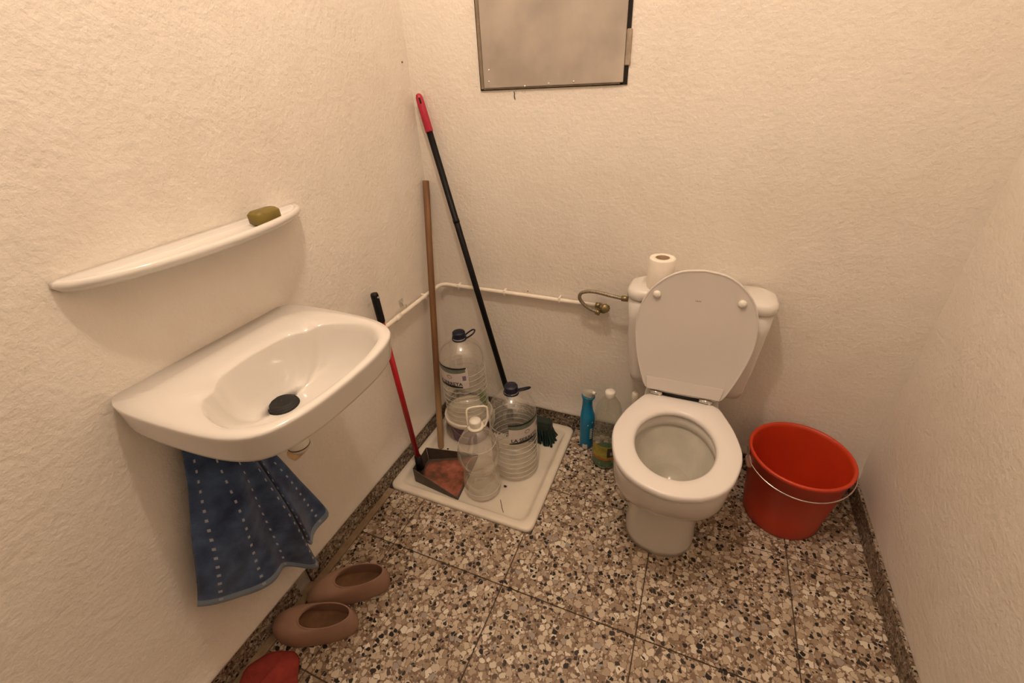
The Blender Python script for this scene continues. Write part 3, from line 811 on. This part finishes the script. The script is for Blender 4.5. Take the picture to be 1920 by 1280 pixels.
mk('hanging_slot', tube([tuple(hc - qd * .010 - f2 * .001), tuple(hc + qd * .008 - f2 * .0012)], .0034, 8), GAP, ec)

# ------------------------------------------------------------------ water jugs
def ribbed(base_h):
    prof = [(.001, .012), (.04, .006), (.070, .001), (.080, .002), (.085, .010)]
    z = .022
    while z < .262:
        inlab = .180 < z
        amp = .0050 if not inlab else .0022
        prof += [(.0880, z), (.0885, z + .006), (.0880, z + .012), (.0880 - amp, z + .0165), (.0880 - amp, z + .0195)]
        z += .0245
    prof += [(.088, .270), (.0882, .282), (.0872, .296), (.0838, .313), (.077, .330), (.067, .344), (.054, .356), (.040, .3655), (.030, .371), (.0235, .374), (.0215, .378), (.0215, .384), (.024, .385), (.024, .388), (.0215, .389), (.0215, .396)]
    return prof
JUG_RIB_GLINT = mesh('rib_highlight', *tube([(.0886 * cos(2 * pi * j / 48), .0886 * sin(2 * pi * j / 48), 0) for j in range(48)], .0009, 6, closed=True), smooth=True)  # thin pale ring painting the bright line of light on a rib crest
JUG_RIB_GLINT.materials.append(RIBGLINT)
def jug(label, loc, lab_az, loop, squat=1.0):
    r = thing('water_jug', label, 'jug', loc, 0, 'large clear water jugs')
    mk('shell', lathe([(a, z * squat) for a, z in ribbed(0)], 64), CLEAR, r)
    rz = [.022 + .0245 * k for k in range(10)]
    for z in rz:
        obj('rib_highlight', JUG_RIB_GLINT, None, r, (0, 0, z + .006))
    zt_ = .396 * squat
    cap = mk('cap', join(lathe([(.0262, -.010), (.0266, -.006), (.0250, -.004), (.0246, .0), (.0246, .0095), (.0230, .0122), (.001, .0125)], 28, c=(0, 0, zt_ - .006)),
                         lathe([(.0265, -.022), (.0285, -.020), (.0285, -.0145), (.0265, -.013)], 28, c=(0, 0, zt_ - .006))), NAVY, r)
    # carrying loop hinged on the neck ring
    az, el, ll, tw_ = loop
    d = Vector((cos(az) * cos(el), sin(az) * cos(el), sin(el))); s = Vector((-sin(az), cos(az), 0)); up_ = d.cross(s); s = s * cos(tw_) + up_ * sin(tw_)
    b = Vector((cos(az) * .0245, sin(az) * .0245, zt_ - .016))
    w = .0155
    lp = catmull([b + s * w * .8, b + d * ll * .35 + s * w, b + d * ll * .8 + s * w * .85, b + d * ll, b + d * ll * .8 - s * w * .85, b + d * ll * .35 - s * w, b - s * w * .8], 5)
    mk('carrying_loop', tube(lp, .0032, 8), NAVY, r)
    t0, t1 = lab_az - radians(47), lab_az + radians(47)
    zl0, zl1 = .203 * squat, .293 * squat; H = zl1 - zl0; R_ = .0893
    lb = mk('label', patch(R_, t0, t1, zl0, zl1, 24), LABELW, r)
    mk('label_band', patch(R_ + .0005, t0, t1 - radians(6), 0, 0, 24, lambda u: (zl1 - H * (.22 + .07 * sin(pi * u)), zl1 - H * .03)), LABELG, lb)
    mk('label_line', patch(R_ + .0008, t0, t1 - radians(4), 0, 0, 24, lambda u: (zl1 - H * (.06 + .02 * sin(pi * u)), zl1 + H * .01)), LABELD, lb)
    mk('label_foot', patch(R_ + .0005, t0, t1 - radians(16), 0, 0, 24, lambda u: (zl0 - H * .015, zl0 + H * (.05 + .05 * sin(pi * u)))), LABELD, lb)
    mk('lettering', bend(text_mesh('LA SERRETA', .0215), R_ + .0009, lab_az - radians(6), zl0 + H * .10), LABELD, lb, smooth=False)
    mk('colour_square', patch(R_ + .0005, t1 - radians(15), t1 - radians(6), zl0 + H * .36, zl0 + H * .60, 4), LABELP, lb)
    em = [(a, b_) for a, b_ in ((-.012, .004), (-.006, .010), (.002, .011), (.009, .007), (.012, .0), (.006, -.006), (-.003, -.007), (-.010, -.003))]
    ev = [(x, y, 0) for x, y in em] + [(x * .72, y * .66, 0) for x, y in em]
    ef = [(i, (i + 1) % 8, 8 + (i + 1) % 8, 8 + i) for i in range(8)]
    mk('label_emblem', bend((ev, ef), R_ + .0007, lab_az - radians(2), zl0 + H * .50), GREYPR, lb, smooth=False)
    return r
# purple tub with white lid carries the taller standing jug
tub = thing('plastic_tub', 'purple plastic tub with cream rimmed lid under the taller clear jug', 'tub', (.165, -.168, ZF))
mk('body', lathe([(.001, .001), (.074, .001), (.078, .004), (.094, .122), (.094, .126)], 48), PURPLE, tub)
mk('lid', lathe([(.001, .1185), (.088, .1185), (.0925, .121), (.0945, .128), (.0975, .1315), (.101, .130), (.1035, .124), (.1035, .113), (.101, .110), (.096, .110)], 56), CREAMP, tub)
sw = [(.0865 + .0055 * u - .0, 0, 0) for u in (0,)]
cur = []
for k in range(22):
    u = k / 21; z = .100 - .055 * math.sin(u * 1.35); th = radians(-128 + 60 * u)
    rr = .078 + (.094 - .078) * (z - .004) / .118 + .0004
    cur.append((rr * cos(th), rr * sin(th), z))
mk('white_line_print', tube(cur, .0009, 6), WHITEP, tub)
jug('clear water jug standing on the purple tub in the corner', (.168, -.174, ZF + .1187), radians(-95), (radians(22), radians(34), .046, radians(8)))
jug('clear water jug standing on the tray floor before the broom', (.422, -.279, ZF), radians(-30), (radians(20), radians(16), .046, radians(-48)))
gs = mk('scouring_pad', loft([rr3(-.026, .026, -.006, .006, .005, 0), rr3(-.03, .03, -.0075, .0075, .006, .006), rr3(-.03, .03, -.0075, .0075, .006, .050), rr3(-.026, .026, -.006, .006, .005, .056)], True, True), GREENC, loc=(.199, -.0885, ZF + .1187))
gs.rotation_euler = (0, 0, radians(-35))
tag(gs, 'bright green scouring pad standing behind the jug on the purple tub', 'scouring pad')

# clear waisted bottle with white cap and handle
wbt = thing('waisted_bottle', 'clear hourglass shaped bottle with white cap and white handle', 'bottle', (.350, -.433, ZF))
mk('shell', lathe([(.001, .010), (.03, .006), (.050, .001), (.058, .003), (.063, .014), (.066, .04), (.067, .075), (.064, .100), (.054, .118), (.0500, .128), (.054, .138), (.066, .153), (.0745, .173), (.0765, .198), (.0740, .226), (.066, .252), (.055, .276), (.043, .296), (.032, .310), (.022, .318), (.017, .322), (.0165, .334)], 56), CLEAR2, wbt)
for r_, z in ((.0505, .128), (.0655, .252), (.0664, .040)):
    mk('rib_highlight', tube([(r_ * cos(2 * pi * j / 40), r_ * sin(2 * pi * j / 40), z) for j in range(40)], .0011, 6, closed=True), RIBGLINT, wbt)  # pale rings stand in for bright reflected lines round the bottle
wc = mk('cap', lathe([(.0195, .322), (.0205, .325), (.0205, .343), (.019, .347), (.001, .348)], 28), WHITEP, wbt)
vd = Vector((.92, .38, 0))
hp = [Vector((0, 0, .322)) + vd * a + Vector((0, 0, b)) + Vector((-.38, .92, 0)) * c for a, b, c in ((-.026, .0, 0), (-.0275, .03, .006), (-.0265, .055, .014), (-.016, .062, .02), (.012, .064, .024), (.036, .062, .026), (.043, .052, .024), (.042, .02, .012), (.034, -.002, .004), (.026, -.006, 0))]
mk('handle', tube(catmull(hp, 4), .0034, 8), CREAMP, wbt)
mk('neck_ring', lathe([(.019, .315), (.0285, .315), (.0285, .322), (.019, .322)], 28), CREAMP, wbt)

# ------------------------------------------------------------------ floor cleaners by the toilet
sb = thing('spray_bottle', 'blue cleaner bottle with pale grey head beside the shower tray', 'bottle', (.660, -.088, 0), radians(-30))
def oval(rx, ry, z, dx=0, n=32): return [(dx + rx * cos(2 * pi * k / n), ry * sin(2 * pi * k / n), z) for k in range(n)]
mk('body', loft([oval(.022, .02, 0), oval(.026, .024, .004), oval(.0275, .025, .02), oval(.0285, .026, .09), oval(.0295, .0265, .13, .001), oval(.0305, .0265, .155, .0025), oval(.029, .025, .172, .002), oval(.023, .022, .19, -.001), oval(.020, .0195, .215, -.002), oval(.0195, .019, .236, -.002), oval(.022, .021, .245, -.001), oval(.028, .023, .256, 0), oval(.0285, .0235, .262, 0), oval(.020, .018, .264, 0)], True, True), BLUE, sb)
mk('spray_head', loft([oval(.0265, .021, .2635), oval(.027, .0205, .268, .0), oval(.024, .018, .276, .004), oval(.019, .015, .284, .010), oval(.013, .011, .290, .017), oval(.006, .006, .2925, .022)], True, True), TEALCAP, sb)
mk('nozzle', tube([(.016, 0, .282), (.034, 0, .291)], [.008, .006], 12), WHITEP, sb)
def osurf(th, z, rx=.0312, ry=.0272): return ((rx + .0022 * min(1, max(0, (z - .10) / .05))) * cos(th), ry * sin(th), z)
pv, pf = [], []
def oquad(th0, th1, za0, za1, zb0, zb1):
    n0 = len(pv)
    pv.extend([osurf(th0, za0), osurf(th1, zb0), osurf(th1, zb1), osurf(th0, za1)]); pf.append((n0, n0 + 1, n0 + 2, n0 + 3))
tb = radians(-22)
oquad(tb - .45, tb + .28, .128, .134, .145, .153)
for k in range(6):
    zz = .060 + k * .0095
    oquad(tb - .05, tb + .36, zz, zz + .006, zz + .001, zz + .007)
mk('white_print', (pv, pf), WHITEP, sb, smooth=False)
mk('barcode_corner', patch(.0290, radians(-75), radians(-35), .006, .030, 6), LABELW, sb)

gb = thing('green_cleaner_bottle', 'clear bottle with white cap and a little green liquid', 'bottle', (.752, -.147, 0))
mk('shell', lathe([(.001, .006), (.03, .002), (.044, .0), (.050, .006), (.052, .02), (.052, .10), (.0515, .165), (.049, .176), (.0465, .183), (.0465, .188), (.050, .198), (.0505, .23), (.048, .262), (.040, .290), (.029, .308), (.019, .320), (.0155, .326), (.0155, .338)], 48), PETB, gb)
mk('cap', lathe([(.0175, .324), (.0182, .327), (.0182, .343), (.0165, .347), (.001, .348)], 24), WHITEP, gb)
mk('liquid', lathe([(.001, .007), (.03, .003), (.043, .0015), (.0485, .007), (.0505, .02), (.0505, .050), (.001, .050)], 40), GREENLIQ, gb)
ga = radians(-72)
gl_ = mk('label', patch(.0526, ga - radians(75), ga + radians(75), .062, .122, 24), YELLOW, gb)
mk('label_strip', patch(.0526, ga - radians(75), ga + radians(75), .052, .0625, 24), ORANGE, gb)
mk('label_picture', patch(.0532, ga - radians(2), ga + radians(48), .070, .116, 12), DARKPIC, gl_)
mk('picture_highlight', patch(.0536, ga + radians(10), ga + radians(30), .080, .096, 6), GREYPR, gl_)

tbn = thing('toilet_brush', 'white toilet brush in its holder squeezed behind the toilet', 'toilet brush', (.834, -.080, 0))
mk('holder', lathe([(.001, .002), (.040, .002), (.044, .006), (.0405, .10), (.038, .16), (.040, .164), (.037, .165), (.034, .158)], 32), WHITEP, tbn)
mk('handle', lathe([(.010, .10), (.010, .26), (.0115, .275), (.0135, .29), (.0135, .308), (.010, .313), (.001, .314)], 18), CREAMP, tbn)

# ------------------------------------------------------------------ red bucket right of the toilet
bk = thing('bucket', 'red plastic bucket on the floor right of the toilet', 'bucket', (1.362, -.175, 0))
mk('body', lathe([(.001, .004), (.105, .004), (.112, .0), (.115, .006), (.120, .06), (.142, .262), (.147, .264), (.148, .272), (.145, .276), (.139, .274), (.136, .262), (.115, .06), (.108, .012), (.001, .010)], 56), BUCKET, bk)
hb = [Vector((-.149, .0, .255))] + [Vector((-.152 * cos(a), -.05 * sin(a) - .10 * sin(a), .255 - .03 * sin(a))) for a in [pi * k / 12 for k in range(1, 12)]] + [Vector((.149, 0, .255))]
mk('bail_handle', tube(catmull(hb, 3), .0024, 8), CHROME, bk)
e_ = mk('handle_ear', lathe([(.001, 0), (.021, 0), (.021, .006), (.017, .011), (.001, .012)], 20), PINK, bk, loc=(-.134, -.022, .215))
e_.rotation_mode = 'QUATERNION'; e_.rotation_quaternion = Vector((0, 0, 1)).rotation_difference(Vector((-1, -.2, -.1)).normalized())

# ------------------------------------------------------------------ clogs and rag
def clog(label, loc, rz, mirror=1):
    r = thing('clog', label, 'shoe', loc, rz, 'pair of brown clogs')
    N = 48
    def outline(xc, Lf, Lb, W, pw=2.3, skew=0.0):
        out = []
        for k in range(N):
            a = 2 * pi * k / N; c, s = cos(a), sin(a)
            x = abs(c) ** (2 / pw) * (1 if c > 0 else -1) * (Lf if c > 0 else Lb); y = abs(s) ** (2 / pw) * (1 if s > 0 else -1) * W
            wv = 1 + (.10 if x > 0 else -.07) * min(1, abs(x) / .06) * (1 if abs(x) < .1 else .6)
            out.append((xc + x, y * wv + mirror * skew * max(0, x) ** 2 * 8))
        return out
    sole = outline(.0, .124, .118, .0455, 2.4, .10)
    opn = outline(-.038, .074, .070, .0345, 2.1, .0)
    def lr(f, z, g=1.0): return [(a[0] * g + (b[0] - a[0] * g) * f, a[1] * g + (b[1] - a[1] * g) * f, z) for a, b in zip(sole, opn)]
    def tz(f, z0_, dz):   # the heel rises a little, the vamp dips to the toe
        return [(x, y, z0_ + dz * max(0, -x) * 2) for x, y, _ in lr(f, 0)]
    outer = [lr(0, .0, .97), lr(0, .004), lr(0, .018, 1.0), lr(.04, .030, 1.015), lr(.16, .045, 1.01), lr(.36, .057), lr(.62, .065), lr(.85, .0685), lr(.97, .0695), lr(1.02, .068)]
    mk('upper', loft(outer + [lr(1.03, .064), [(x * 1.0, y, .050) for x, y, z in lr(.93, 0, .95)], [(x, y, .030) for x, y, z in lr(.55, 0, .93)]], True, False), CLOG, r)
    mk('insole', loft([[(x, y, .030) for x, y, z in lr(.55, 0, .93)], [(x, y, .022) for x, y, z in lr(.6, 0, .9)], [(x, y, .021) for x, y, z in lr(.9, 0, .5)]], False, True), CLOGIN, r)
    rim = [(x, y, .0698) for x, y, z in lr(1.0, 0)]
    mk('rim', tube(rim, .0022, 6, closed=True), CLOG, r)
    return r
clog('brown moulded clog nearer the wall skirting, behind its pair', (.143, -.935, 0), radians(212), 1)
clog('brown moulded clog in front of its pair, beside the red rag', (.126, -1.062, 0), radians(205), -1)
rg = thing('red_rag', 'crumpled red rag on the floor in front of the clogs', 'rag', (.100, -1.235, 0))
rr_ = random.Random(5); RN = 40; rings = []
for k, (f, z) in enumerate(((1.0, .001), (1.03, .006), (.98, .013), (.86, .021), (.66, .027), (.4, .031), (.12, .030))):
    rings.append([((.078 + .012 * sin(3 * a + 1) + .006 * sin(7 * a)) * f * cos(a), (.098 + .010 * sin(2 * a)) * f * sin(a), z * (1 + .25 * sin(4 * a + k * .6) * (k > 1))) for a in [2 * pi * j / RN for j in range(RN)]])
mk('folded_cloth', loft(rings, True, True), RAG, rg)

# ------------------------------------------------------------------ litter in the tray
zt2 = ZF + .0005
def crumb(label, x, y, s, m=CRUMB, name='crumb'):
    o = mk(name, loft([[(s * f * (1 + .25 * sin(3 * a)) * cos(a), s * .8 * f * sin(a), z * s) for a in [2 * pi * k / 10 for k in range(10)]] for f, z in ((.7, 0), (1, .25), (.8, .6), (.35, .85))], True, True), m, loc=(x, y, zt2))
    return tag(o, label, 'debris')
crumb('dark round crumb on the tray floor before the right jug', .424, -.392, .0065)
crumb('small dark crumb on the tray beside the wooden stick', .115, -.292, .005)
def twig(label, pts, r):
    P = [Vector(p) for p in pts]; c = P[0].copy()
    o = mk('twig', tube(catmull([p - c for p in P], 4), r, 6), TWIG, loc=(c.x, c.y, zt2 + r))
    return tag(o, label, 'debris')
twig('thin brown twig lying in the front corner of the shower tray', [(.432, -.455, 0), (.445, -.475, .0008), (.452, -.487, .001), (.464, -.502, 0)], .0011)
twig('tiny dark twig near the back right corner of the tray', [(.512, -.118, 0), (.520, -.112, .0005), (.527, -.108, 0)], .0011)
